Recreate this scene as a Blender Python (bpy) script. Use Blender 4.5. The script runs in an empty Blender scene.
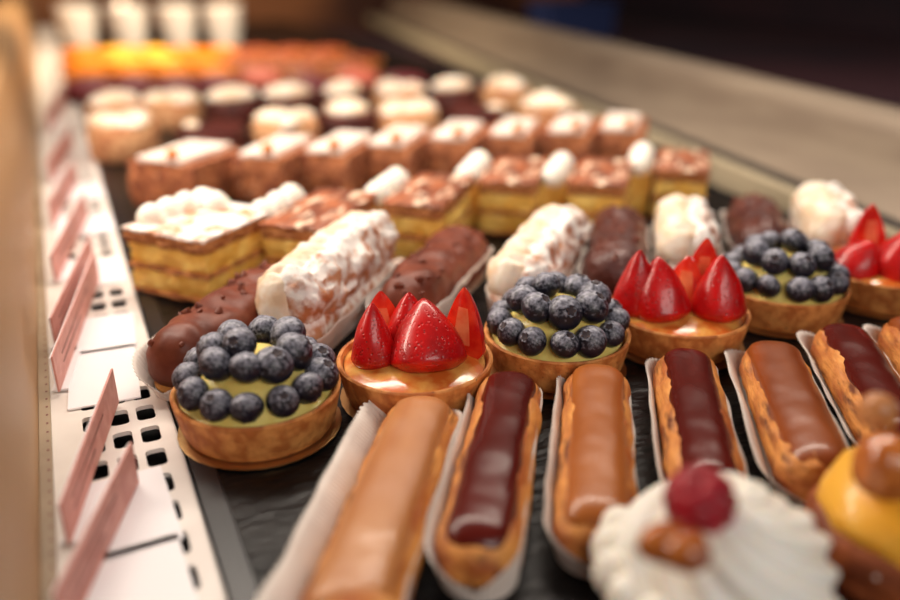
import bpy, math, random
from mathutils import Vector, Matrix, noise
R = math.radians
PI = math.pi
random.seed(7)
SC = bpy.context.scene
COL = SC.collection

# ------------------------------------------------------------------ camera, world, light, exposure
FPX = 820.0; YAW = R(25.1); PIT = R(23.1); CH = 0.211
cam_d = bpy.data.cameras.new('camera'); cam = bpy.data.objects.new('camera', cam_d); COL.objects.link(cam)
fw = Vector((math.sin(YAW)*math.cos(PIT), math.cos(YAW)*math.cos(PIT), -math.sin(PIT)))
cam.location = (0, 0, CH)
cam.rotation_euler = fw.to_track_quat('-Z', 'Y').to_euler()
cam_d.sensor_width = 36; cam_d.lens = FPX/900*36; cam_d.clip_start = 0.01; cam_d.clip_end = 50
cam_d.dof.use_dof = True; cam_d.dof.focus_distance = 0.405; cam_d.dof.aperture_fstop = 2.5
SC.camera = cam
SC.view_settings.view_transform = 'Standard'; SC.view_settings.look = 'None'
SC.view_settings.gamma = 1; SC.view_settings.exposure = 0.1
try: SC.view_settings.use_curve_mapping = False
except Exception: pass
w = bpy.data.worlds.new('world'); SC.world = w; w.use_nodes = True
w.node_tree.nodes['Background'].inputs[0].default_value = (0.75, 0.6, 0.65, 1)
w.node_tree.nodes['Background'].inputs[1].default_value = 0.07

def area(name, loc, target, sx, sy, energy, color):
    l = bpy.data.lights.new(name, 'AREA'); l.shape = 'RECTANGLE'; l.size = sx; l.size_y = sy
    l.energy = energy; l.color = color
    o = bpy.data.objects.new(name, l); COL.objects.link(o); o.location = loc
    o.rotation_euler = (Vector(target)-Vector(loc)).to_track_quat('-Z', 'Y').to_euler()
    return o
# one strip lamp under the top shelf of the case, along its front glass
a = area('case_strip_light', (0.0, 0.72, 0.50), (0.15, 0.72, 0.0), 0.12, 2.3, 18.5, (1.0, 0.87, 0.74))
area('far_fill_light', (0.30, 1.75, 0.55), (0.25, 2.15, 0.0), 0.4, 0.5, 13.0, (1.0, 0.82, 0.6))  # added fill, no lamp of the case: brightens the far tarts and cups
area('front_fill_light', (0.15, -0.75, 0.75), (0.25, 0.5, 0), 0.9, 0.5, 6.5, (1.0, 0.93, 0.86))  # unseen fill added behind the camera to lift the front faces

SX = Vector((math.cos(YAW), -math.sin(YAW), 0)); SF = Vector((math.sin(YAW), math.cos(YAW), 0))
def P(px, py, z=0.0):
    'point of the place seen at a pixel, at height z'
    u = SX.cross(fw)
    d = fw + SX*((px-450)/FPX) + u*(-(py-300)/FPX)
    t = (z-CH)/d.z
    return Vector((d.x*t, d.y*t, z))

# ------------------------------------------------------------------ helpers
def lin(c):
    c /= 255.0
    return c/12.92 if c <= 0.04045 else ((c+0.055)/1.055)**2.4
def rgb(r, g, b): return (lin(r), lin(g), lin(b), 1)

def mat(name, c1, c2=None, scale=60, rough=0.5, bump=0.0, bscale=None, coat=0.0, sss=0.0, metal=0.0,
        spread=(0.4, 0.6), dust=None, stretch=None, trans=0.0, detail=4, spec=0.5, sssr=(0.004, 0.002, 0.001), bdist=0.001, vor=None):
    m = bpy.data.materials.new(name); m.use_nodes = True
    nt = m.node_tree; N = nt.nodes; L = nt.links; b = N['Principled BSDF']
    tc = N.new('ShaderNodeTexCoord'); src = tc.outputs['Object']
    if stretch:
        mp = N.new('ShaderNodeMapping'); mp.inputs['Scale'].default_value = stretch
        L.new(src, mp.inputs[0]); src = mp.outputs[0]
    def nz(s, d=detail):
        n = N.new('ShaderNodeTexNoise'); n.inputs['Scale'].default_value = s; n.inputs['Detail'].default_value = d
        L.new(src, n.inputs['Vector']); return n.outputs['Fac']
    def mixc(fac, A, B):
        x = N.new('ShaderNodeMix'); x.data_type = 'RGBA'
        if hasattr(fac, 'is_linked'): L.new(fac, x.inputs[0])
        else: x.inputs[0].default_value = fac
        for k, v in ((6, A), (7, B)):
            if hasattr(v, 'is_linked'): L.new(v, x.inputs[k])
            else: x.inputs[k].default_value = v
        return x.outputs[2]
    def ramp(fac, a, c):
        r = N.new('ShaderNodeMapRange'); r.inputs[1].default_value = a; r.inputs[2].default_value = c
        L.new(fac, r.inputs[0]); return r.outputs[0]
    col = c1
    if c2: col = mixc(ramp(nz(scale), *spread), c1, c2)
    if dust:   # dust = (colour, noise scale, lo, hi, weight of the upward side)
        g = N.new('ShaderNodeNewGeometry'); sep = N.new('ShaderNodeSeparateXYZ'); L.new(g.outputs['Normal'], sep.inputs[0])
        ma = N.new('ShaderNodeMath'); ma.operation = 'MULTIPLY_ADD'
        L.new(sep.outputs[2], ma.inputs[0]); ma.inputs[1].default_value = dust[4]; L.new(nz(dust[1], 6), ma.inputs[2])
        col = mixc(ramp(ma.outputs[0], dust[2], dust[3]), col if c2 else c1, dust[0])
    if vor:    # vor = (colour, scale, radius): small seeds or specks
        v = N.new('ShaderNodeTexVoronoi'); v.inputs['Scale'].default_value = vor[1]; L.new(src, v.inputs['Vector'])
        col = mixc(ramp(v.outputs['Distance'], vor[2], vor[2]*0.7), col, vor[0])
    if hasattr(col, 'is_linked'): L.new(col, b.inputs['Base Color'])
    else: b.inputs['Base Color'].default_value = col
    b.inputs['Roughness'].default_value = rough; b.inputs['Metallic'].default_value = metal
    b.inputs['Coat Weight'].default_value = coat; b.inputs['Coat Roughness'].default_value = 0.08
    b.inputs['Specular IOR Level'].default_value = spec
    b.inputs['Transmission Weight'].default_value = trans
    if sss:
        b.inputs['Subsurface Weight'].default_value = sss; b.inputs['Subsurface Radius'].default_value = (1, 0.6, 0.4)
        b.inputs['Subsurface Scale'].default_value = sssr[0]
    if bump:
        bp = N.new('ShaderNodeBump'); bp.inputs['Strength'].default_value = bump; bp.inputs['Distance'].default_value = bdist
        if vor:
            L.new(ramp(v.outputs['Distance'], 0, vor[2]*2), bp.inputs['Height'])
        else: L.new(nz(bscale or scale*2, 6), bp.inputs['Height'])
        L.new(bp.outputs[0], b.inputs['Normal'])
    return m

M = dict(
    crust=mat('tart_crust', rgb(222, 150, 80), rgb(184, 106, 48), 130, 0.65, 1.0, 260, dust=(rgb(120, 62, 28), 500, 0.66, 0.72, 0.0)),
    custard=mat('custard', rgb(248, 226, 136), rgb(238, 210, 116), 120, 0.3, 0.2, sss=0.3),
    glaze_custard=mat('glazed_custard', rgb(238, 180, 92), rgb(214, 112, 44), 70, 0.22, 0.35, coat=.5, sss=0.2),
    berry=mat('blueberry_skin', rgb(12, 13, 26), rgb(26, 22, 38), 90, 0.42, 0.15, 900, dust=(rgb(164, 164, 178), 520, 0.56, 1.0, 0.36)),
    calyx=mat('blueberry_calyx', rgb(52, 40, 46), rgb(128, 98, 84), 200, 0.7, 0.3, 900),
    straw=mat('strawberry_skin', rgb(206, 4, 6), rgb(170, 2, 5), 60, 0.36, 0.5, coat=0.35, sss=0.05, vor=(rgb(140, 24, 10), 430, 0.20), bdist=0.0006),
    straw_in=mat('strawberry_flesh', rgb(238, 70, 38), rgb(214, 24, 18), 70, 0.2, 0.2, 300, coat=0.8, sss=0.2),
    straw_core=mat('strawberry_core', rgb(246, 150, 100), rgb(238, 110, 70), 90, 0.2, 0.2, 300, coat=0.8, sss=0.2),
    bun=mat('choux_crust', rgb(228, 156, 78), rgb(172, 90, 34), 75, 0.55, 1.0, 200, stretch=(1, .35, 1.6), dust=(rgb(104, 48, 18), 110, 0.56, 0.70, 0.0), bdist=0.0022),
    bun_dark=mat('dark_choux_crust', rgb(168, 88, 42), rgb(122, 58, 28), 55, 0.6, 0.8, 160, bdist=0.002),
    caramel=mat('caramel_glaze', rgb(196, 132, 78), rgb(178, 110, 58), 40, 0.42, 0.12, 90, coat=0.12, stretch=(1, .3, 1), sss=.05),
    caramel2=mat('amber_glaze', rgb(172, 98, 40), rgb(156, 84, 32), 40, 0.34, 0.1, 90, coat=0.2, stretch=(1, .3, 1)),
    caramel3=mat('brown_caramel_glaze', rgb(142, 70, 24), rgb(122, 56, 18), 40, 0.34, 0.12, 90, coat=0.2, stretch=(1, .3, 1)),
    choc=mat('chocolate_glaze', rgb(92, 24, 16), rgb(76, 18, 12), 40, 0.24, 0.35, 60, coat=0.0, stretch=(1, .22, 1), spec=.42),
    milk=mat('milk_chocolate', rgb(124, 62, 42), rgb(104, 48, 32), 60, 0.46, 0.3, 160, coat=0.0, spec=.35),
    dkmilk=mat('dark_milk_chocolate', rgb(96, 48, 38), rgb(76, 34, 28), 60, 0.42, 0.8, 260, coat=0.1, bdist=.002),
    powder=mat('sugared_choux', rgb(186, 112, 70), rgb(206, 146, 106), 60, 0.75, 0.8, 150, dust=(rgb(250, 242, 234), 110, 0.44, 0.62, 0.16), bdist=0.002),
    cream=mat('whipped_cream', rgb(254, 250, 240), rgb(250, 240, 224), 60, 0.5, 0.4, 180, sss=0.25, bdist=0.0015),
    cream_warm=mat('piped_cream', rgb(250, 238, 220), rgb(236, 206, 172), 80, 0.5, 0.4, 180, sss=0.2, bdist=0.0015),
    paper=mat('liner_paper', rgb(236, 226, 216), rgb(226, 214, 204), 60, 0.8, 0.1, 600),
    gold=mat('gold_foil_card', rgb(190, 150, 100), None, rough=0.3, metal=0.9, bump=0.1, bscale=300),
    pastry=mat('puff_pastry', rgb(206, 136, 74), rgb(150, 82, 40), 160, 0.7, 0.9, 260, stretch=(1, 1, 4), bdist=.002),
    custard2=mat('slice_custard', rgb(252, 214, 118), rgb(234, 180, 78), 60, 0.5, 0.6, 120, sss=0.1, bdist=.002),
    sugar=mat('powdered_sugar', rgb(232, 220, 210), rgb(222, 200, 184), 70, 0.8, 0.5, 200),
    tan=mat('tan_sponge', rgb(216, 166, 118), rgb(178, 112, 72), 110, 0.75, 0.8, 220, bdist=.002),
    nutty=mat('nutty_sponge', rgb(186, 114, 70), rgb(128, 66, 40), 130, 0.75, 0.9, 260, bdist=.002, dust=(rgb(222, 178, 140), 200, .62, .72, 0)),
    dcake=mat('dark_cake', rgb(92, 28, 16), rgb(56, 16, 10), 90, 0.6, 0.7, 200, bdist=.002),
    rasp=mat('raspberry', rgb(168, 10, 34), rgb(132, 4, 24), 90, 0.45, 0.3, 300, sss=0.2),
    toffee=mat('caramelised_nut', rgb(196, 112, 48), rgb(150, 70, 26), 80, 0.2, 0.3, 200, coat=.6),
    lemon=mat('yellow_icing', rgb(253, 190, 70), rgb(250, 178, 52), 30, 0.35, 0.1, 60, coat=0.2, sss=.1),
    orange=mat('orange_glaze', rgb(246, 146, 10), rgb(238, 122, 6), 60, 0.3, 0.2, coat=.5),
    rust=mat('baked_apricot', rgb(164, 70, 16), rgb(110, 38, 10), 60, 0.5, 0.3, coat=0),
    plum=mat('plum_macaron', rgb(132, 50, 52), rgb(108, 34, 44), 60, 0.6, 0.3),
    peach=mat('peach_macaron', rgb(226, 124, 96), rgb(210, 98, 78), 60, 0.6, 0.3),
    cup=mat('white_cup', rgb(252, 242, 230), None, rough=0.4),
    grille=mat('painted_metal', rgb(240, 232, 224), rgb(232, 222, 214), 30, 0.35, 0.03, 100),
    black=mat('black_cavity', rgb(14, 14, 16), None, rough=0.6),
    tray=mat('slate_tray', rgb(24, 22, 22), rgb(10, 10, 12), 40, 0.30, 1.0, 70, stretch=(1, 2.6, 1), bdist=.0012, spec=.18),
    edge=mat('tray_edge', rgb(16, 18, 24), None, rough=0.35),
    beige=mat('beige_panel', rgb(184, 144, 102), rgb(172, 132, 90), 6, 0.45, 0.05, 40, stretch=(1, .1, 1)),
    channel=mat('grey_channel', rgb(170, 150, 124), rgb(150, 130, 106), 20, 0.5, 0.1),
    steel=mat('brushed_steel', rgb(156, 140, 122), rgb(144, 128, 112), 8, 0.4, 0.05, 60, metal=0.3, stretch=(6, .2, 6)),
    sill=mat('pale_sill', rgb(168, 154, 128), None, rough=0.5),
    tag=mat('pink_tag_card', rgb(214, 152, 140), rgb(202, 136, 124), 120, 0.55, 0.1),
    white=mat('white_card', rgb(248, 244, 246), None, rough=0.4),
    ink=mat('tag_ink', rgb(120, 66, 60), None, rough=0.6),
    dark=mat('dark_wall', rgb(34, 22, 34), rgb(60, 30, 38), 1.2, 0.7),
    brown=mat('warm_wall', rgb(150, 92, 52), rgb(74, 38, 24), 2.2, 0.7, detail=1),
    bluebox=mat('blue_carton', rgb(32, 44, 84), None, rough=0.5),
)
def emis(name, c, s):
    m = bpy.data.materials.new(name); m.use_nodes = True; b = m.node_tree.nodes['Principled BSDF']
    b.inputs['Base Color'].default_value = c; b.inputs['Emission Color'].default_value = c; b.inputs['Emission Strength'].default_value = s
    return m
M['bulb'] = emis('lit_bulb', rgb(255, 225, 190), 3.0)
def glass():
    m = mat('clear_glass', (0.95, 1, 0.97, 1), None, rough=0.02, trans=1.0); m.node_tree.nodes['Principled BSDF'].inputs['IOR'].default_value = 1.05
    return m
M['glass'] = glass()

def mesh(name, verts, faces, m, parent=None, smooth=True, mats=None, fm=None, sharp=42):
    me = bpy.data.meshes.new(name); me.from_pydata([tuple(v) for v in verts], [], faces); me.update()
    for x in (mats or [m]): me.materials.append(x)
    if fm:
        for i, p in enumerate(me.polygons): p.material_index = fm[i]
    if smooth:
        me.polygons.foreach_set('use_smooth', [True]*len(me.polygons))
        if sharp: me.set_sharp_from_angle(angle=R(sharp))
    o = bpy.data.objects.new(name, me); COL.objects.link(o)
    if parent: o.parent = parent
    return o
def tag(o, label, cat, group=None, kind=None):
    if label: o['label'] = label
    if cat: o['category'] = cat
    if group: o['group'] = group
    if kind: o['kind'] = kind
    return o
def thing(name, label, cat, loc, rz=0, group=None):
    o = bpy.data.objects.new(name, None); COL.objects.link(o); o.empty_display_size = .01
    o.location = loc; o.rotation_euler = (0, 0, rz)
    return tag(o, label, cat, group)
def copy_tree(o, parent=None):
    c = o.copy(); COL.objects.link(c); c.parent = parent
    for ch in list(o.children): copy_tree(ch, c)
    return c
def place(o, loc, rz, label, group=None):
    o.location = loc; o.rotation_euler = (0, 0, rz); o['label'] = label
    if group: o['group'] = group
    return o
def nz(x, y, z, s): return noise.noise(Vector((x*s, y*s, z*s)))

class MB:
    def __init__(s): s.v = []; s.f = []; s.m = []
    def add(s, v, f, mi=0):
        n = len(s.v); s.v += [Vector(p) for p in v]; s.f += [tuple(i+n for i in q) for q in f]; s.m += [mi]*len(f)
    def box(s, x0, x1, y0, y1, z0, z1, mi=0):
        v = [(x, y, z) for z in (z0, z1) for y in (y0, y1) for x in (x0, x1)]
        s.add(v, [(0, 2, 3, 1), (4, 5, 7, 6), (0, 1, 5, 4), (2, 6, 7, 3), (0, 4, 6, 2), (1, 3, 7, 5)], mi)
    def build(s, name, m, parent=None, smooth=False, mats=None):
        return mesh(name, s.v, s.f, m, parent, smooth, mats, s.m if mats else None)

def surf(nu, nv, fn, closed=True, caps=True):
    'rings of nv points, nu rings; fn(i/(nu-1), j/nv)'
    v = []; f = []
    for i in range(nu):
        for j in range(nv): v.append(fn(i/(nu-1), j/(nv if closed else nv-1)))
    for i in range(nu-1):
        for j in range(nv if closed else nv-1):
            k = (j+1) % nv
            f.append((i*nv+j, i*nv+k, (i+1)*nv+k, (i+1)*nv+j))
    if caps and closed:
        f.append(tuple(range(nv-1, -1, -1))); f.append(tuple((nu-1)*nv+j for j in range(nv)))
    return v, f
def lathe(prof, n=48, wob=None):
    def fn(u, t):
        i = round(u*(len(prof)-1)); r, z = prof[i]; a = t*2*PI
        k = 1+(wob(a, z) if wob else 0)
        return (r*k*math.cos(a), r*k*math.sin(a), z)
    return surf(len(prof), n, fn)

def capsule(L, W, H, z0=0.0, bumps=0.0, bs=60, seed=0, x0=0.0, flat=0.55, top=1.0, nu=60, nv=36, ridge=None, endp=2.0):
    'long rounded bar along Y with a flattened underside'
    hc = H*0.42
    def fn(u, t):
        a = t*2*PI
        e = 0.5-0.5*math.cos(u*PI)          # finer at the ends
        e = 0.5*e+0.5*u
        y = (e-0.5)*L
        d = max(0.0, (abs(y)-(L/2-W/2))/(W/2)); k = max(0.0, 1-d**endp)**(1/endp)
        k = max(k, 0.02)
        c, s = math.cos(a), math.sin(a)
        x = W/2*math.copysign(abs(c)**0.9, c)
        z = hc+((H-hc)*math.copysign(abs(s)**top, s) if s > 0 else -hc*abs(s)**flat)
        x *= k; z = hc+(z-hc)*(k**0.85)
        if bumps:
            n = nz(x+seed, y, z, bs)*bumps+nz(x+seed, y+3, z, bs*2.7)*bumps*0.4
            kk = 1+n/(W/2)
            x *= kk
            z = z+(n if z > hc*0.4 else 0)
        if ridge and z > hc*0.5: z += ridge[0]*abs(math.sin(y*ridge[1]))*k
        return (x+x0, y, max(z, 0)+z0)
    return surf(nu, nv, fn)

# ------------------------------------------------------------------ the display case (setting)
HD = R(-37.7)      # heading of the long pastries (rotation about Z)
DIR = Vector((math.sin(-HD), math.cos(-HD), 0)); PRP = Vector((math.cos(HD), math.sin(HD), 0))

def strip():
    x0, x1 = -0.0298, 0.0225; y0 = 0.135; n = 125; dy = 0.0216
    xs = [-0.012, 0.0004, 0.0127]; hw, hh, rr = 0.0043, 0.0072, 0.0022
    b = [x0, -0.0182, -0.0058, 0.0066, 0.0188, x1]
    v = []; f = []
    def q(ps):
        k = len(v); v.extend(ps); f.append(tuple(range(k, k+len(ps))))
    outer = None
    for r in range(n):
        ya = y0+r*dy; yb = ya+dy; yc = (ya+yb)/2
        q([(b[0], ya, 0), (b[1], ya, 0), (b[1], yb, 0), (b[0], yb, 0)])
        q([(b[4], ya, 0), (b[5], ya, 0), (b[5], yb, 0), (b[4], yb, 0)])
        for c in range(3):
            xa, xb = b[1+c], b[2+c]; xc = xs[c]
            hole = []
            for (sx, sy, a0) in ((1, 1, 0), (-1, 1, 90), (-1, -1, 180), (1, -1, 270)):
                for k in range(4):
                    a = R(a0+k*30)
                    hole.append((xc+sx*(hw-rr)+rr*math.cos(a), yc+sy*(hh-rr)+rr*math.sin(a), 0))
            cor = [(xb, yb, 0), (xa, yb, 0), (xa, ya, 0), (xb, ya, 0)]
            k0 = len(v); v.extend(hole); v.extend(cor)
            lo = len(v); v.extend([(p[0], p[1], -0.0022) for p in hole])
            for s in range(4):
                for k in range(3): f.append((k0+16+s, k0+s*4+k+1, k0+s*4+k)[::-1])
                f.append((k0+16+s, k0+s*4+3, k0+(s*4+4) % 16, k0+16+(s+1) % 4))
            for k in range(16): f.append((k0+k, k0+(k+1) % 16, lo+(k+1) % 16, lo+k))
    ye = y0+n*dy
    # rolled right-hand edge
    pr = [(x1, 0), (x1+0.0012, -0.0003), (x1+0.0019, -0.0011), (x1+0.0021, -0.003), (x1+0.0021, -0.012)]
    for (a, c) in zip(pr, pr[1:]): q([(a[0], y0, a[1]), (c[0], y0, c[1]), (c[0], ye, c[1]), (a[0], ye, a[1])])
    return v, f
case = thing('display_case', 'long refrigerated pastry display case with perforated white strip, steel rail and beige front', 'display case', (0, 0, 0))
v, f = strip(); mesh('vent_grille', v, f, M['grille'], case, smooth=False)
m = MB(); m.box(-0.0355, 0.0246, 0.1, 2.84, -0.03, -0.026); m.build('vent_duct', M['black'], case)
m = MB(); m.box(-0.0350, -0.0298, 0.1, 2.84, -0.026, 0.0022)
for k in range(60): m.box(-0.0318, -0.0308, 0.15+k*.0085, 0.1515+k*.0085, 0.0022, 0.0023, 1)
m.build('glass_channel', M['channel'], case, mats=[M['channel'], M['ink']])
def front(u, t):
    prof = [(-0.0352, -0.03), (-0.0352, 0.004), (-0.0358, 0.03), (-0.0375, 0.06), (-0.041, 0.085), (-0.046, 0.10), (-0.06, 0.106), (-0.09, 0.106), (-0.09, -0.03)]
    p = prof[round(t*(len(prof)-1))]
    return (p[0], 0.1+u*2.75, p[1])
v, f = surf(2, 9, front, closed=False); mesh('front_panel', v, f, M['beige'], case)
# back rail: sill, steel wall with rounded top; turned a few degrees like the case
A = Vector((0.5635, 0.36, 0)); B = Vector((1.014, 2.84, 0)); T = (B-A).normalized(); Nn = Vector((T.y, -T.x, 0))
def sweep(prof, name, m, parent, a=A, b=B):
    def fn(u, t):
        p = prof[round(t*(len(prof)-1))]; q = a+(b-a)*u+Nn*p[0]; return (q.x, q.y, p[1])
    v, f = surf(2, len(prof), fn, closed=False); return mesh(name, v, f, m, parent)
sweep([(0, -0.02), (0, 0.004), (0.001, 0.006), (0.012, 0.0065), (0.013, 0.004)], 'sill', M['sill'], case)
sweep([(0.013, 0.0), (0.05, 0.0)], 'dark_rail_foot', M['edge'], case)  # foot of the rail coloured dark to stand for the metal's dark reflection
sweep([(0.05, 0.0), (0.064, 0.010), (0.075, 0.024), (0.083, 0.040), (0.087, 0.056), (0.092, 0.066), (0.102, 0.071), (0.13, 0.072), (0.135, 0.07), (0.135, -0.02)], 'steel_rail', M['steel'], case)
m = MB(); m.box(-0.02, 0.02, -0.02, 0.02, 0.0, 0.5)
o = m.build('rail_post', M['dkmilk'], case); o.location = (1.08, 2.55, 0.0)

# dark slate trays lying in the case
def tray(x0, x1, y0, y1, label):
    t = thing('serving_tray', label, 'tray', ((x0+x1)/2, (y0+y1)/2, -0.006)); hx = (x1-x0)/2; hy = (y1-y0)/2
    m = MB(); m.box(-hx+.010, hx-.004, -hy+.004, hy-.004, 0.0, 0.0055); m.build('surface', M['tray'], t)
    m = MB()
    m.box(-hx, -hx+.0095, -hy, hy, 0, 0.0068); m.box(hx-.0035, hx, -hy, hy, 0, .0068)
    m.box(-hx+.0095, hx-.0035, -hy, -hy+.0035, 0, .0058); m.box(-hx+.0095, hx-.0035, hy-.0035, hy, 0, .0058)
    m.build('rim', M['edge'], t)
tray(0.0255, 0.558, 0.06, 0.70, 'dark slate tray under the eclairs, tarts and custard slices in front')
tray(0.0255, 0.615, 0.705, 1.45, 'dark slate tray under the sugared sponge cakes and cream cakes')
tray(0.0255, 0.70, 1.455, 2.8, 'dark slate tray under the orange and yellow tarts at the far end')
fl = MB(); fl.box(-2, 4, -1.5, 5, -0.75, -0.7); tag(fl.build('floor', M['dark']), None, None, kind='structure')
case_base = MB(); case_base.box(-0.09, 0.9, 0.0, 2.84, -0.7, -0.031); case_base.build('cabinet', M['dark'], case)

# the shop behind
wl = MB(); wl.box(-1.4, 2.2, 3.3, 3.35, -0.7, 2.2); tag(wl.build('wall_back', M['brown']), None, None, kind='structure')
wl = MB(); wl.box(2.2, 2.25, -1.5, 3.3, -0.7, 2.2); tag(wl.build('wall_right', M['dark']), None, None, kind='structure')
wl = MB(); wl.box(-0.95, -0.9, 0.0, 3.3, -0.7, 2.2); tag(wl.build('wall_left', M['brown']), None, None, kind='structure')

# ------------------------------------------------------------------ price tags
def flatcard(px, py, wdt, dep, rz, label):
    c = P(px, py, 0.0); m = MB(); m.box(-wdt/2, wdt/2, -dep/2, dep/2, 0, 0.0009)
    o = m.build('blank_card', M['white']); o.location = (c.x, c.y, 0.0004); o.rotation_euler = (0, 0, R(rz))
    tag(o, label, 'card', 'white cards lying on the vent strip')
flatcard(104, 376, .0345, .066, -3, 'white card lying flat on the vent strip beside the leftmost blueberry tart')
flatcard(107, 334, .032, .052, -4, 'white card lying on the vent strip level with the near end of the chocolate choux')
flatcard(95, 274, .038, .052, 0, 'white card lying flat on the strip beside the leftmost custard slice')
flatcard(85, 226, .044, .056, 0, 'white card lying flat on the strip, second nearest of the three beyond the standing middle tags'[:0]+'white card on the strip just beyond the one beside the leftmost custard slice')
flatcard(78, 193, .044, .056, 0, 'farthest white card lying on the strip, its outline badly blurred')
flatcard(130, 513, .033, .054, 2, 'white card lying flat on the vent strip left of the bare black tray')
flatcard(143, 590, .033, .050, 2, 'white card lying flat at the very bottom of the picture')
def price(nb, fb, h, label, lean=0.0):
    a = P(nb[0], nb[1], 0.002); b = P(fb[0], fb[1], 0.002); d = b-a; L = d.length
    t = thing('price_tag', label, 'price tag', a, math.atan2(d.y, d.x), 'pink price tags along the vent strip')
    m = MB(); m.box(0, L, -0.0005, 0.0005, 0, h); c = m.build('card', M['tag'], t, mats=[M['tag']])
    c.rotation_euler = (R(lean), 0, 0)
    m = MB(); m.box(0, L, 0.0006, 0.0012, 0, h*0.98); g = m.build('face', M['white'], t); g.rotation_euler = (R(lean), 0, 0)
    m = MB()
    for i, (s, e) in enumerate(((0.12, 0.7), (0.12, 0.5))): m.box(L*s, L*e, -0.0007, -0.00055, h*(0.62-.25*i), h*(0.66-.25*i))
    g = m.build('lettering', M['ink'], t); g.rotation_euler = (R(lean), 0, 0)
    m = MB(); m.box(L*.02, L*.3, -0.004, 0.004, -0.0012, 0.0); m.build('foot', M['white'], t)
price((59, 392), (99, 279), 0.020, 'large pink price tag standing left of the nut-studded chocolate choux')
price((57, 350), (94, 262), 0.020, 'pink price tag just behind the large middle tag, half hidden by it')
price((56, 283), (88, 215), 0.020, 'pink price tag standing beside the leftmost custard slice')
price((53, 226), (77, 180), 0.020, 'small blurred pink price tag level with the sugared sponge cakes')
for k, (yy, hgt) in enumerate(((183, .022), (132, .024))):
    price((51-k*1.5, yy), (73-k*4, yy-38+k*4), hgt, 'heavily blurred pink price tag on the vent strip, %s one beyond the leftmost custard slice' % ('first', 'second', 'third', 'fourth', 'farthest')[k])
price((69, 545), (118, 402), 0.019, 'pink price tag left of the leftmost blueberry tart')
price((66, 640), (138, 482), 0.020, 'blurred pink price tag nearest the viewer at the lower left')

# ------------------------------------------------------------------ long pastries
def liner(L, W, h, fl, seed=0, parent=None, amp=0.00045):
    'pleated white paper boat'
    pts = []; n = 600; per = 2*(L-W)+PI*W
    for i in range(n):
        s = i/n*per; st = L-W; r = W/2
        if s < st: p = (r, -st/2+s); nn = (1, 0)
        elif s < st+PI*r: a = (s-st)/r; p = (r*math.cos(a), st/2+r*math.sin(a)); nn = (math.cos(a), math.sin(a))
        elif s < 2*st+PI*r: p = (-r, st/2-(s-st-PI*r)); nn = (-1, 0)
        else: a = PI+(s-2*st-PI*r)/r; p = (r*math.cos(a), -st/2+r*math.sin(a)); nn = (math.cos(a), math.sin(a))
        pts.append((p, nn))
    v = []; f = []; K = 6
    for k in range(K+1):
        u = k/K
        for i, (p, nn) in enumerate(pts):
            fx = fl[0] if nn[0] > 0 else fl[1]
            e = fx*abs(nn[0])+fl[2]*abs(nn[1])
            pl = amp*(1 if i % 4 < 2 else -1)*min(1, u*2)
            wv = nz(p[0]*3, p[1], seed, 40)*0.0016*u
            d = e*u**1.3+pl+wv
            v.append((p[0]+nn[0]*d, p[1]+nn[1]*d, u*h*(.3+.7*abs(nn[0]))*(1+0.10*nz(p[0], p[1], seed+5, 50))+(0.0004 if i % 4 < 2 else 0)*u))
    for k in range(K):
        for i in range(n):
            j = (i+1) % n; f.append((k*n+i, k*n+j, (k+1)*n+j, (k+1)*n+i))
    f.append(tuple(range(n-1, -1, -1)))
    o = mesh('paper_liner', v, f, M['paper'], parent)
    md = o.modifiers.new('s', 'SOLIDIFY'); md.thickness = 0.00025
    return o

EW = 0.0318
GW = (.80, .78, .80, .76, .84, .80, .80)
def eclair(px, py, L, glaze, label, i, llabel, fl=(0.0024, 0.0024, .002), W=EW, hd=3, gw=0.66):
    far = P(px, py, 0.018); d = Matrix.Rotation(R(hd), 3, 'Z') @ DIR
    c = far-d*(L/2); rz = HD+R(hd)
    t = thing('eclair', label, 'eclair', (c.x, c.y, 0.0012), rz, 'iced eclairs in paper liners')
    v, f = capsule(L, W, 0.0225, bumps=0.0013, bs=70, seed=i*1.7, top=.85); mesh('choux_bun', v, f, M['bun'], t)
    # shallow ledge of crust around the icing
    v, f = capsule(L*0.945, W*GW[i], 0.0200, z0=0.0038, bumps=0.0006, bs=50, seed=i*2.3+9, top=0.5, flat=1, endp=2.4); mesh('icing', v, f, M[glaze], t)
    o = liner(L*1.0, W*0.92, 0.0155, fl, seed=i*3.1); o.location = (c.x, c.y, 0.0003); o.rotation_euler = (0, 0, rz)
    tag(o, llabel, 'paper liner', 'pleated paper liners')
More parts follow.
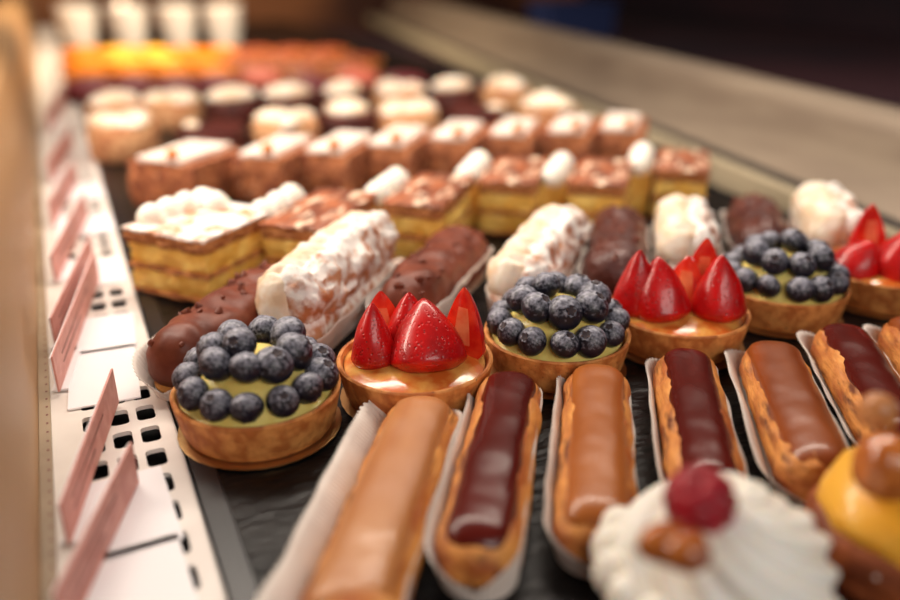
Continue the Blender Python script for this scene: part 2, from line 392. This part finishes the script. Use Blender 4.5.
ec = [
 (428, 396, .150, 'caramel', 'pale caramel-iced eclair nearest the left, beside the bare black tray', 'white pleated liner under the pale caramel eclair, spread wide on its left', (0.0014, 0.014, .003), .034),
 (513, 373, .139, 'choc', 'glossy dark chocolate eclair directly right of the pale caramel eclair', 'white pleated liner under the chocolate eclair with streaky highlights', (0.0006, 0.0050, .001), EW),
 (598, 366, .135, 'caramel2', 'amber caramel-iced eclair between the two leftmost chocolate eclairs', 'white pleated liner under the amber caramel eclair', (0.0006, 0.0050, .001), EW),
 (684, 351, .126, 'choc', 'chocolate eclair behind the raspberry-topped cream puff', 'white pleated liner under the chocolate eclair behind the cream puff', (0.0008, 0.0050, .001), EW),
 (768, 343, .126, 'caramel3', 'darker brown caramel eclair below the second strawberry tart', 'white pleated liner around the darker brown caramel eclair', (0.001, 0.0090, .001), EW),
 (838, 326, .126, 'choc', 'chocolate eclair behind the yellow-iced puff', 'white pleated liner beside the chocolate eclair behind the yellow-iced puff', (0.001, 0.0090, .001), EW),
 (903, 319, .126, 'caramel3', 'caramel eclair cut off by the right edge of the picture', 'white pleated liner at the right edge of the picture', (0.0008, 0.0090, .001), EW),
]
for i, (px, py, L, g, lb, ll, fl, W) in enumerate(ec): eclair(px, py, L, g, lb, i, ll, fl, W)

# second row: chocolate-coated and sugared choux
crumb_v, crumb_f = surf(6, 7, lambda u, t: (0.0018*math.sin(u*PI)*math.cos(t*2*PI)*(1+.4*math.sin(5*t*6)), 0.0013*math.sin(u*PI)*math.sin(t*2*PI), 0.0012*math.cos(u*PI)))
crumb = None
def choc_choux(c, i, label, ll, mt='milk', rz=HD, L=.126, ncr=24, fl=(.004, .006, .002)):
    global crumb
    t = thing('chocolate_choux', label, 'pastry', (c.x, c.y, 0.0012), rz, 'chocolate coated choux')
    W, H = 0.040, 0.035
    v, f = capsule(L, W, H, bumps=0.0030, bs=48, seed=i*5.1, top=.9, nu=90, nv=54); mesh('coated_bun', v, f, M[mt], t)
    v, f = capsule(L*0.97, W*0.92, .007, bumps=.0005, bs=80, seed=i); b = mesh('bun_base', v, f, M['bun'], t)
    rnd = random.Random(i+3)
    for k in range(ncr):
        y = rnd.uniform(-.46, .46)*L; x = rnd.uniform(-.8, .8)*W/2
        d = max(0, (abs(y)-(L/2-W/2))/(W/2)); kk = math.sqrt(max(0, 1-d*d))
        x *= kk; z = H*.42+(H*.58)*kk**.85*(math.sqrt(max(0, 1-(x/(W/2*max(kk, .05)))**2)))**.9
        n = nz(x+i*5.1, y, z, 48)*.003; z += n
        if crumb is None: o = mesh('nut_crumb', crumb_v, crumb_f, M['milk'], t); crumb = o
        else: o = crumb.copy(); COL.objects.link(o); o.parent = t
        o.location = (x, y, z); s = rnd.uniform(1.0, 2.0); o.scale = (s, s, s); o.rotation_euler = (rnd.random()*3, rnd.random()*3, rnd.random()*3)
    o = liner(L*.99, .035, .020, fl, seed=i*1.9+30); o.location = (c.x, c.y, .0003); o.rotation_euler = (0, 0, rz); tag(o, ll, 'paper liner', 'pleated paper liners')
def sugar_choux(c, i, label, ll, rz=HD, L=.126, top=True, Hs=1.0, fl=(.007, .003, .002)):
    t = thing('sugared_choux', label, 'pastry', (c.x, c.y, 0.0012), rz, 'sugared choux with piped cream')
    v, f = capsule(L, .040, .024*Hs, bumps=0.002, bs=60, seed=i*3.3); mesh('lower_bun', v, f, M['powder'], t)
    v, f = capsule(L*.97, .031, .028*Hs, z0=.012*Hs, x0=-.0045, bumps=.002, bs=90, seed=i+11, ridge=(.0026, 330), nu=140, nv=40); mesh('piped_cream', v, f, M['cream_warm'], t)
    v, f = capsule(L*.93, .028, .027*Hs, z0=.0145*Hs, x0=.006, bumps=.0048, bs=75, seed=i+22, nu=90, nv=48); mesh('top_bun', v, f, M['powder'], t)
    o = liner(L*.99, .035, .020, fl, seed=i*1.3+50); o.location = (c.x, c.y, .0003); o.rotation_euler = (0, 0, rz); tag(o, ll, 'paper liner', 'pleated paper liners')
def cz(px, py, z=.018): return P(px, py, z)
choc_choux(cz(232, 321), 0, 'smooth milk chocolate choux studded with nut crumbs, behind the leftmost blueberry tart', 'white scalloped liner around the leftmost chocolate choux', fl=(.003, .008, .004), rz=R(-43))
sugar_choux(cz(334, 288, .02), 1, 'tall sugar-dusted choux with piped cream behind the leftmost strawberry tart', 'paper liner right of the tall sugar-dusted choux', L=.140, Hs=1.25, rz=R(-43))
choc_choux(cz(436, 275), 2, 'chocolate-coated choux between the tall sugared choux and the middle blueberry tart', 'paper liner around the second chocolate choux from the left', 'milk', L=.135, rz=R(-45))
sugar_choux(cz(541, 261, .02), 3, 'sugared choux with browned piped cream behind the middle blueberry tart', 'paper liner around the sugared choux behind the middle blueberry tart', L=.138, rz=R(-46))
choc_choux(cz(617, 251), 4, 'dark nut-covered choux behind the second strawberry tart', 'paper liner around the dark choux behind the second strawberry tart', 'dkmilk')
sugar_choux(cz(684, 240, .02), 5, 'white sugared choux end-on between two dark chocolate choux', 'paper liner around the end-on white sugared choux', L=.10)
choc_choux(cz(756, 230), 6, 'dark chocolate choux behind the right-hand blueberry tart', 'paper liner around the dark choux behind the right-hand blueberry tart', 'dkmilk', L=.10)
sugar_choux(cz(826, 225, .02), 7, 'white sugared choux at the right end of its row beside the steel rail', 'paper liner around the rightmost sugared choux', L=.10)

# ------------------------------------------------------------------ tarts
def tart_base(c, i, label, kind, board):
    t = thing('fruit_tart' if kind == 'b' else 'strawberry_tart', label, 'tart', (c.x, c.y, 0.0016), R(25*i), 'round fruit tarts')
    if kind == 'b': t.name = 'blueberry_tart'
    Rt, h = .0395, .0205
    prof = [(0.001, 0), (.032, 0), (.0345, .0006), (.0362, .004), (.038, .012), (.0392, h-.002), (.0394, h-.0006), (.0386, h+.0002), (.0374, h-.0002), (.0366, h-.002), (.0358, h-.007), (.001, h-.008)]
    v, f = lathe(prof, 96, lambda a, z: .006*nz(math.cos(a)*2, math.sin(a)*2, z*30+i, 1.7)*(z > 0)+.003*nz(math.cos(a)*9, math.sin(a)*9, z*60+i, 1.2))
    mesh('pastry_shell', v, f, M['crust'], t)
    pb = MB(); v, f = lathe([(.0005, 0), (.0372, 0), (.0385, .0004), (.0385, .0008), (.0375, .001), (.0005, .001)], 90, lambda a, z: .006*abs(math.sin(a*30)))
    o = mesh('foil_disc', v, f, M['gold']); o.location = (c.x, c.y, .0002); tag(o, board, 'cake board', 'foil discs under the tarts')
    return t, h
def berry_mesh():
    r = .0086
    def fn(u, t):
        a = u*PI; th = t*2*PI; ca = math.cos(a)
        rr = r*(1-.0*ca); z = rr*ca*.86; x = rr*math.sin(a)
        if a < .55:      # crown: a crater with a raised, notched rim
            q = a/.55
            z += .0006*math.exp(-((q-.62)/.22)**2)*(1+.35*math.cos(5*th))-.0010*math.exp(-(q/.42)**2)
        return (x*math.cos(th), x*math.sin(th), z)
    return surf(40, 30, fn, caps=True)
BV, BF = berry_mesh(); proto = None
cv, cf = [], []
def calyx_mesh():
    v = [(0, 0, .0070)]; f = []
    for k in range(20):
        a = k/20*2*PI; r = .0016+.0010*(0.5+0.5*math.cos(5*a)); v.append((r*math.cos(a), r*math.sin(a), 0.0073+.00030*(r/.0026)))
    for k in range(20): f.append((0, 1+k, 1+(k+1) % 20))
    v += [(x, y, z-.0004) for (x, y, z) in v]; f += [(21+0, 21+1+(k+1) % 20, 21+1+k) for k in range(20)]
    f += [(1+k, 22+k, 22+(k+1) % 20, 1+(k+1) % 20) for k in range(20)]
    return v, f
CV, CF = calyx_mesh()
def blueberry_tart(c, i, label, board):
    global proto
    t, h = tart_base(c, i, label, 'b', board)
    v, f = lathe([(.0005, h+.0185), (.008, h+.018), (.016, h+.015), (.024, h+.009), (.031, h+.001), (.0352, h-.002), (.035, h-.006), (.0005, h-.006)], 60, lambda a, z: .05*nz(math.cos(a), math.sin(a), z*60+i, 2.2))
    mesh('custard_filling', v, f, M['custard'], t)
    rnd = random.Random(40+i)
    spots = []
    n1 = 13
    for k in range(n1): a = k/n1*2*PI+rnd.uniform(-.05, .05); spots.append((.0308, a, h+.0062+rnd.uniform(-.0006, .001), .95))
    n2 = 8
    for k in range(n2):
        a = (k+.4)/n2*2*PI+rnd.uniform(-.1, .1); spots.append((.0195, a, h+.0185+rnd.uniform(-.001, .001), 1.03))
    a0 = rnd.uniform(0, 6); spots.append((.0075, a0, h+.0245, 1.0))
    for (r, a, z, s) in spots:
        if proto is None:
            o = mesh('blueberry', BV, BF, M['berry'], t); proto = o
            mesh('calyx', CV, CF, M['calyx'], o)
        else:
            o = copy_tree(proto, t)
        s *= rnd.uniform(.88, 1.08); o.scale = (s, s, s); o.location = (r*math.cos(a), r*math.sin(a), z)
        tl = Vector((math.cos(a), math.sin(a), 0))*rnd.uniform(-.1, 1.5)+Vector((rnd.uniform(-.7, .7), rnd.uniform(-.7, .7), 1.0 if rnd.random() > .2 else -.6))
        o.rotation_euler = tl.to_track_quat('Z', 'Y').to_euler()
def straw_mesh(half, r=.0145, H=.033, seed=0):
    'strawberry standing on its shoulder, tip up; half = sliced lengthwise, cut face towards -Y'
    def rad(u):   # u 0 bottom .. 1 tip
        if u < .16: return r*(.66+.34*math.sin(u/.16*PI/2))
        q = (u-.16)/.84; return r*max(0.0, 1-q)**.62*(1+.10*math.sin(q*PI))
    nu = 26
    if not half:
        v, f = surf(nu, 34, lambda u, t: (max(rad(u), .0006)*math.cos(t*2*PI)*(1+.07*nz(math.cos(t*2*PI), math.sin(t*2*PI), u*2+seed, 1.3)), max(rad(u), .0006)*math.sin(t*2*PI)*(1+.07*nz(math.cos(t*2*PI), math.sin(t*2*PI), u*2+seed, 1.3)), u*H))
        return v, f, None
    nv = 22
    v, f = surf(nu, nv, lambda u, t: (max(rad(u), .0006)*math.cos(t*PI), max(rad(u), .0006)*math.sin(t*PI)*.95, u*H), closed=False)
    fm = [0]*len(f)
    n0 = len(v); cols = 11
    for i in range(nu):
        u = i/(nu-1); rr = max(rad(u), .0006)
        for j in range(cols):
            q = j/(cols-1)*2-1; v.append((rr*q, -.0006*(1-q*q), u*H))
    for i in range(nu-1):
        for j in range(cols-1):
            f.append((n0+i*cols+j, n0+i*cols+j+1, n0+(i+1)*cols+j+1, n0+(i+1)*cols+j))
            mid = abs(j+.5-(cols-1)/2) < 1.6 and 4 < i < nu-8
            fm.append(2 if mid else 1)
    f.append(tuple(range(nv))); fm.append(1)
    return v, f, fm
def strawberry_tart(c, i, label, board, pieces):
    t, h = tart_base(c, i, label, 's', board)
    t.rotation_euler = (0, 0, 0)
    v, f = lathe([(.0005, h+.001), (.02, h+.0005), (.031, h-.001), (.0358, h-.003), (.035, h-.006), (.0005, h-.006)], 60, lambda a, z: .03*nz(math.cos(a), math.sin(a), z*60+i, 2.2))
    mesh('glazed_filling', v, f, M['glaze_custard'], t)
    for k, (a, b, half, r, H, yaw, lean, lz) in enumerate(pieces):
        v, f, fm = straw_mesh(half, r, H, seed=i*3+k)
        o = mesh('strawberry_half' if half else 'strawberry', v, f, None, t, mats=[M['straw'], M['straw_in'], M['straw_core']], fm=fm)
        p = SX*a+SF*b; o.location = (p.x, p.y, h-.003+lz)
        # yaw: direction the piece leans, measured from the viewer's right; lean in degrees
        ax = Matrix.Rotation(-YAW+R(yaw), 4, 'Z') @ Matrix.Rotation(R(lean), 4, 'X')
        o.rotation_euler = ax.to_euler()
def tc(px, py): return P(px, py, .022)
blueberry_tart(tc(257, 385), 0, 'blueberry tart nearest the left beside the vent strip', 'thin gold foil disc under the leftmost blueberry tart')
strawberry_tart(tc(415, 356), 1, 'strawberry tart between the two leftmost blueberry tarts', 'thin gold foil disc under the leftmost strawberry tart', [
    (-.0205, -.006, False, .0115, .033, 0, -8, 0), (-.017, .012, True, .0125, .032, 10, -8, 0), (-.003, .007, True, .0135, .034, 175, 4, 0),
    (.007, -.010, False, .0195, .036, 10, -24, 0), (.0235, .004, True, .0125, .038, -35, -4, 0)])
blueberry_tart(tc(557, 330), 2, 'blueberry tart in the middle, between two strawberry tarts', 'thin gold foil disc under the middle blueberry tart')
strawberry_tart(tc(679, 308), 3, 'strawberry tart in the middle of the row with tall pointed berries', 'thin gold foil disc under the middle strawberry tart', [
    (-.026, -.001, False, .0125, .039, 0, 2, 0), (-.012, -.009, False, .0165, .036, 30, -12, 0), (.003, .005, True, .0135, .032, -30, -8, 0),
    (.016, .014, True, .0125, .040, -10, -2, 0), (.020, -.008, False, .0155, .037, 20, -6, 0)])
blueberry_tart(tc(782, 281), 4, 'blueberry tart at the right, between two strawberry tarts', 'thin gold foil disc under the right-hand blueberry tart')
strawberry_tart(tc(884, 266), 5, 'strawberry tart at the right edge of the picture', 'thin gold foil disc under the strawberry tart at the right edge', [
    (-.022, -.004, False, .0165, .024, 60, 20, 0), (-.004, .012, True, .0145, .040, 15, -10, 0), (.004, -.010, False, .0185, .032, -20, 10, 0), (.020, .006, False, .015, .033, 0, -4, 0)])

# ------------------------------------------------------------------ custard slices
def slab(w, L, z0, z1, seed, jit=.0012, n=22):
    def fn(u, t):
        # rounded rectangle rings
        a = t*2*PI; c, s = math.cos(a), math.sin(a); k = 1/max(abs(c)/1, abs(s)/1)
        k = 1/max(abs(c), abs(s))
        x = k*c*w/2; y = k*s*L/2
        ed = 1-0.03*abs(2*u-1)**3
        j = jit*nz(x*1.0+seed, y, u*2+seed, 120)
        return (x*ed+j*c*2, y*ed+j*s*2, z0+(z1-z0)*u+.0006*nz(x, y, seed+u, 90))
    return surf(6, 72, fn)
def dollop_mesh(r=.0085, h=.011):
    def fn(u, t):
        a = t*2*PI; q = 1-u; rr = r*(math.sin(min(1, u*3)*PI/2)*.15+.85)*(1-u**2.2)**.6
        rr = max(rr, .0003)*(1+.05*math.cos(7*a+u*5)); return (rr*math.cos(a), rr*math.sin(a), u*h)
    return surf(16, 28, fn)
DV, DF = dollop_mesh()
def cslice(c, rz, w, L, label, i, icing, dollops=()):
    t = thing('custard_slice', label, 'pastry', (c.x, c.y, .001), rz, 'layered custard slices')
    for k, (z0, z1, mt, nm, s) in enumerate(((0, .003, 'pastry', 'pastry_layer', 1), (.0028, .0175, 'custard2', 'custard_layer', .97), (.0172, .0205, 'pastry', 'pastry_layer', 1.0),
                                         (.0203, .0345, 'custard2', 'custard_layer', .97), (.0342, .0425, 'pastry', 'pastry_layer', 1.01), (.0423, .0450, icing, 'icing', 1.02))):
        v, f = slab(w*s, L*s, z0, z1, i*1.7+k, .0016 if mt != icing else .0008); mesh(nm, v, f, M[mt], t)
    for (x, y) in dollops:
        o = mesh('cream_dollop', DV, DF, M['cream'], t); o.location = (x, y, .0445); o.scale = (1.2, 1.2, 1.15)
M['marble'] = mat('marbled_icing', rgb(172, 98, 60), rgb(104, 50, 32), 110, 0.5, .5, 200, stretch=(1, .3, 1), dust=(rgb(244, 214, 186), 150, .54, .66, 0))
def dirv(h): return Vector((math.sin(R(h)), math.cos(R(h)), 0)), Vector((math.cos(R(h)), -math.sin(R(h)), 0))
def from_front(px, py, h, L, w, z=.046):
    'centre of a bar whose near right top corner is seen at the pixel'
    d, p = dirv(h); return P(px, py, z)+d*(L/2)-p*(w/2)
specs = [((203, 240), 50, .074, .066, 'marble2'), ((325, 229), 42, .090, .046, 'marble'), ((442, 206), 41, .088, .044, 'marble'), ((535, 183), 39, .085, .044, 'marble'),
         ((625, 185), 41, .085, .044, 'marble'), ((709, 171), 41, .075, .042, 'marble')]
M['marble2'] = mat('sugar_dusted_icing', rgb(214, 150, 108), rgb(236, 200, 170), 60, 0.7, .4, 200, dust=(rgb(254, 248, 242), 60, .38, .52, 0))
lbs = ['large custard slice with sugar-dusted top and white dollops, leftmost of its row', 'brown-topped custard slice directly right of the white-dolloped one',
       'brown-topped custard slice behind the second chocolate choux', 'brown-topped custard slice with squared front, fourth from the left in its row', 'brown-topped custard slice behind the second strawberry tart',
       'brown-topped custard slice at the right end, beside the bare dark tray']
for i, ((px, py), h, L, wd, ic) in enumerate(specs):
    c = from_front(px, py, h, L, wd); c.z = 0
    cslice(c, R(-h), wd, L, lbs[i], i, ic, [(-.024, -.02), (-.024, -.004), (-.023, .012), (-.019, .025), (-.006, .022)] if i == 0 else ())
    if i:
        d, p = dirv(h); g = c-p*(wd/2+.0145)+d*.010
        t = thing('meringue_slice', ['', 'narrow slice topped with white meringue between the two leftmost custard slices', 'narrow slice with white meringue left of the third custard slice', 'narrow slice with white meringue left of the squared custard slice',
               'narrow slice with white meringue right of the squared custard slice', 'narrow slice with white meringue near the right end of its row'][i], 'pastry', (g.x, g.y, .001), R(-h), 'narrow slices topped with meringue')
        v, f = slab(.020, .070, 0, .036, i+60, .0014); mesh('sponge', v, f, M['custard2'], t)
        for k in range(3): o = mesh('meringue', DV, DF, M['cream'], t); o.location = (0, -.026+k*.021, .0345); o.scale = (1.4, 1.3, 1.6)

# ------------------------------------------------------------------ sugared sponge cakes behind
rows = ['first', 'second', 'third', 'fourth', 'fifth', 'sixth', 'seventh', 'eighth', 'ninth']
fr = [(190, 160), (282, 153), (349, 149), (411, 142), (473, 136), (533, 132), (592, 129), (645, 127)]
for i, (px, py) in enumerate(fr):
    h = 40 if i else 46; wd = .052 if i else .070; L = .088 if i else .080; c = from_front(px, py, h, L, wd, .048)
    t = thing('sponge_cake', 'blurred nutty sponge block with white sugar top, %s from the left in its row' % rows[i], 'cake', (c.x, c.y, .001), R(-h), 'sugar-topped sponge blocks')
    v, f = slab(wd, L, 0, .040, i+80, .002); mesh('sponge', v, f, M['nutty'], t)
    v, f = slab(wd*.66, L*.95, .040, .0450, i+90, .001); mesh('sugar_top', v, f, M['sugar'], t)
    v, f = lathe([(.0003, 0), (.004, .0005), (.0052, .004), (.004, .0075), (.0003, .008)], 16); o = mesh('candied_peel', v, f, M['orange'], t); o.location = (wd*.2, -L/2+.004, .0455)

# round cakes with cream
BIG = None
def round_cake(px, py, i, label, mt, top, r=.036, z=.032, group='blurred round cream cakes', name='cream_cake'):
    c = P(px, py, z)
    t = thing(name, label, 'cake', (c.x, c.y, .001), i*.7, group)
    v, f = lathe([(.0005, 0), (r*.94, 0), (r, .003), (r, z-.006), (r*.95, z-.001), (.0005, z)], 40, lambda a, zz: .03*nz(math.cos(a), math.sin(a), zz*40+i, 2)); mesh('sponge', v, f, M[mt], t)
    if top:
        rnd = random.Random(i)
        for k, (x, y, s) in enumerate(top):
            o = mesh('cream_dollop', DV, DF, M['cream_warm'], t); o.location = (x*r, y*r, z-.001); e = rnd.uniform(.75, 1.3); o.scale = (s*e, s/e*.9, s*.5); o.rotation_euler = (0, 0, rnd.random()*3)
three = ((-.4, -.1, 2.7), (.4, .3, 2.4), (.3, -.45, 2.2)); one = ((0, 0, 3.2),)
fcs = [((122, 124), 'tan', three, 'front-left cake of pale cream beside the vent strip'), ((212, 126), 'dcake', ((-.3, .5, 1.2),), 'dark red-brown cake behind the sugared sponge blocks'),
       ((285, 122), 'tan', three, 'cream-topped cake behind the third sponge block'), ((347, 113), 'dcake', one, 'dark cake under a long pale cream dollop'), ((408, 112), 'tan', three, 'cake with peaked beige cream'),
       ((477, 108), 'dcake', ((-.4, .5, 1.2),), 'dark chocolate cake beside the steel rail side'), ((548, 105), 'tan', three, 'beige cream cake at the right end of the front cake row')]
for i, ((px, py), mt, tp, lb) in enumerate(fcs): round_cake(px, py, i, 'blurred ' + lb, mt, tp, r=.037, z=.036)
fcs = [((115, 104), 'tan', one), ((172, 101), 'tan', three), ((232, 99), 'dcake', one), ((287, 96), 'dcake', one), ((343, 93), 'dcake', one), ((398, 91), 'tan', three), ((452, 89), 'dcake', one), ((505, 88), 'tan', one)]
for i, ((px, py), mt, tp) in enumerate(fcs): round_cake(px, py, 20+i, 'heavily blurred cake topped with pale cream, %s from the left in the rear cream row' % rows[i], mt, tp)

def macaron(px, py, i, mt, label, r=.036):
    c = P(px, py+4, .02); t = thing('glazed_cake', label, 'cake', (c.x, c.y, .001), 0, 'blurred pink and plum cakes')
    v, f = lathe([(.0005, 0), (r*.9, .001), (r, .008), (r*.95, .012), (.0005, .013)], 36); mesh('base', v, f, M['dcake'], t)
    v, f = lathe([(.0005, .012), (r*.93, .012), (r*1.0, .018), (r*.9, .027), (r*.5, .033), (.0005, .034)], 36); mesh('dome', v, f, M[mt], t)
for i, (px, py, mt) in enumerate([(90, 84, 'plum'), (132, 82, 'plum'), (176, 83, 'plum'), (218, 80, 'plum'), (262, 75, 'peach'), (312, 80, 'plum'), (358, 74, 'peach'), (404, 78, 'plum')]):
    macaron(px, py, i, mt, 'blurred %s domed cake, %s from the left in its row' % ({'plum': 'plum-red', 'peach': 'peach-pink'}[mt], rows[i]))
def far_tart(px, py, i, mt, label, r=.05):
    c = P(px, py, .02); t = thing('glazed_tart', label, 'tart', (c.x, c.y, .001), 0, 'blurred orange and yellow tarts at the far end')
    v, f = lathe([(.0005, 0), (r*.86, 0), (r, .018), (r*.97, .021), (r*.92, .018), (.0005, .017)], 36); mesh('pastry_shell', v, f, M['crust'], t)
    v, f = lathe([(.0005, .0165), (r*.9, .0165), (r*.86, .022), (r*.5, .028), (.0005, .030)], 36); mesh('glaze', v, f, M[mt], t)
n = 0
for (ry, xs) in ((71, (88, 130, 172, 214, 256, 300, 345)), (61, (86, 124, 162, 200, 238, 278, 318, 358)), (52, (84, 118, 152, 186, 220, 256, 292, 328))):
    for k, x in enumerate(xs):
        y = ry; mt = 'orange' if x < 235 else 'rust'
        if 100 < x < 180 and ry != 71: mt = 'lemon'
        far_tart(x, y, n, mt, 'blurred %s tart, %s from the left in the %s of the far tart rows' % ({'orange': 'glowing orange', 'lemon': 'pale yellow', 'rust': 'rust-brown'}[mt], rows[k], {71: 'nearest', 61: 'middle', 52: 'rearmost'}[ry]), .043 if ry == 71 else .047)
        n += 1
for k, x in enumerate((82, 132, 181, 226)):
    c = P(x, 46, 0); t = thing('white_cup', 'white cup at the far end of the case, %s from the left' % rows[k], 'cup', (c.x, c.y, .001), 0, 'white cups in a row at the far end')
    v, f = lathe([(.0005, 0), (.034, 0), (.036, .003), (.046, .085), (.047, .087), (.045, .087), (.043, .08), (.034, .006), (.0005, .005)], 40); mesh('cup_body', v, f, M['cup'], t)
    v, f = lathe([(.0005, .070), (.041, .070), (.041, .072), (.0005, .076)], 30); mesh('cream_filling', v, f, M['cream_warm'], t)

# ------------------------------------------------------------------ front puffs
def bun(r, h, seed, name, m, parent, z0=0):
    prof = [(.0005, 0), (r*.7, 0), (r*.9, h*.08), (r, h*.3), (r*.99, h*.5), (r*.9, h*.72), (r*.68, h*.9), (r*.35, h*.98), (.0005, h)]
    P2 = []
    for (a, b) in zip(prof, prof[1:]):
        for k in range(3): P2.append((a[0]+(b[0]-a[0])*k/3, a[1]+(b[1]-a[1])*k/3+z0))
    P2.append((prof[-1][0], prof[-1][1]+z0))
    v, f = lathe(P2, 60, lambda a, z: .07*nz(math.cos(a), math.sin(a), z*50+seed, 2.1)+.03*nz(math.cos(a), math.sin(a), z*50+seed, 6)); return mesh(name, v, f, m, parent)
c = P(727, 534, .038)
t = thing('cream_puff', 'blurred whipped-cream puff topped with a raspberry at the bottom', 'pastry', (c.x, c.y, .001), 0, 'choux puffs along the bottom')
bun(.033, .026, 1, 'choux_bun', M['bun_dark'], t)
def swirl(u, tt):
    ph = (u**.8)*PI/2; r = .0365*math.cos(ph*.97); z = .018+.032*math.sin(ph)
    if u < .12: r *= .90+.1*u/.12
    a = tt*2*PI; k = .0016*math.sin(13*(a+2.2*u))*(1-u)**.5*min(1, u*8+.3)+.0009*math.sin(4*a+9*u)
    return ((r+k)*math.cos(a), (r+k)*math.sin(a), z+k*.5)
v, f = surf(44, 132, swirl); mesh('whipped_cream', v, f, M['cream'], t)
def rasp():
    cs = []; n = 46
    for k in range(n):
        y = 1-2*(k+.5)/n; a = k*2.39996; r = math.sqrt(1-y*y); cs.append(Vector((r*math.cos(a), r*math.sin(a), y)))
    def fn(u, t):
        a = max(.02, u*PI*.998); d = Vector((math.sin(a)*math.cos(t*2*PI), math.sin(a)*math.sin(t*2*PI), math.cos(a)))
        m = max(d.dot(c) for c in cs); ang = math.acos(min(1, m)); b = math.sqrt(max(0, 1-(ang/.30)**2))
        return d*(.0098+.0016*b)
    return surf(44, 60, fn)
v, f = rasp(); o = mesh('raspberry', v, f, M['rasp'], t)
q = P(700, 499, .0545)-Vector((c.x, c.y, 0)); o.location = (q.x, q.y, .053)
rn = random.Random(4)
for (px, py, s) in ((664, 543, 1.05), (688, 552, 1.0)):
    v, f = surf(12, 16, lambda u, tt: ((.0072*s)*math.sin(u*PI)*math.cos(tt*2*PI)*(1+.15*math.sin(3*tt*6)), .0062*s*math.sin(u*PI)*math.sin(tt*2*PI), .006*s*math.cos(u*PI)))
    o = mesh('caramel_nut', v, f, M['toffee'], t); q = P(px, py, .051)-Vector((c.x, c.y, 0)); o.location = (q.x, q.y, .050)
for k in range(9):   # ruffled petals piped around the left side
    a = R(120+k*19); o = mesh('cream_ruffle', DV, DF, M['cream'], t); o.scale = (1.0, 1.0, 1.1)
    o.location = (.033*math.cos(a), .033*math.sin(a), .020); o.rotation_euler = (0, R(35), a)

c = P(932, 494, .036)
t = thing('iced_puff', 'blurred puff with glossy yellow icing and a small caramel bun on top', 'pastry', (c.x, c.y, .001), 0, 'choux puffs along the bottom')
bun(.0395, .034, 2, 'choux_bun', M['bun_dark'], t)
bun(.0350, .031, 3, 'yellow_icing', M['lemon'], t, .0145)
q = P(897, 468, .058)-Vector((c.x, c.y, 0))
def off(o, q, z): o.location = (q.x, q.y, z)
o = bun(.0105, .017, 5, 'caramel_bun', M['toffee'], t); off(o, P(890, 455, .058)-Vector((c.x, c.y, 0)), .044); o.scale = (1, 1, 1.15)
o = bun(.0062, .011, 6, 'caramel_tip', M['caramel'], t)
q2 = P(880, 408, .074)-Vector((c.x, c.y, 0)); off(o, P(880, 402, .070)-Vector((c.x, c.y, 0)), .0605)
for (px, py) in ((826, 556), (792, 546), (846, 590)):
    q = P(px, py, .030)-Vector((c.x, c.y, 0))
    v, f = lathe([(.0003, 0), (.0014, .0006), (.0017, .0016), (.0012, .0028), (.0003, .0032)], 12); o = mesh('sugar_pearl', v, f, M['sugar'], t); d = Vector((q.x, q.y, 0)).normalized()*.036; off(o, d, .018)
c = P(585, 640, .02)
c = P(360, 640, .022)
t = thing('caramel_puff', 'blurred caramel bun tip poking up at the bottom in front of the pale eclair', 'pastry', (c.x, c.y, .001), 0, 'choux puffs along the bottom')
bun(.020, .030, 8, 'choux_bun', M['bun'], t)

m = MB(); m.box(0, 1.0, -1.2, 1.2, 0, .69)
o = tag(m.build('back_counter', M['dark']), 'dark counter standing behind the steel rail of the case', 'counter'); o.location = (1.19, 2.05, -.7)
q = P(522, 40, -.01)
m = MB(); m.box(-.10, .10, -.06, .06, 0, .09); m.box(-.104, .104, -.064, .064, .08, .095); o = m.build('blue_crate', M['bluebox']); o.location = (max(q.x, 1.3), q.y, -.0095)
tag(o, 'blurred blue crate on the dark counter behind the steel rail', 'crate')
# small lamp globes hanging in the shop behind
for (px, py, dd, lb) in ((121, 6, 2.9, 'small lit lamp globe behind the second cup'), (88, 6, 2.9, 'small lit lamp globe behind the first cup')):
    u_ = SX.cross(fw); ry = fw+SX*((px-450)/FPX)+u_*(-(py-300)/FPX)
    if dd == 0: p_ = cam.location+ry*1.15
    else: p_ = cam.location+ry*dd
    t = thing('lamp_globe', lb, 'lamp', p_, 0, None)
    v, f = lathe([(.0005, -.018), (.011, -.014), (.017, -.003), (.016, .006), (.009, .015), (.0005, .018)], 24); mesh('bulb', v, f, M['bulb'], t)
    v, f = lathe([(.0005, .016), (.006, .016), (.006, .024), (.001, .026), (.001, .6), (.0005, .6)], 12); mesh('cord', v, f, M['black'], t)
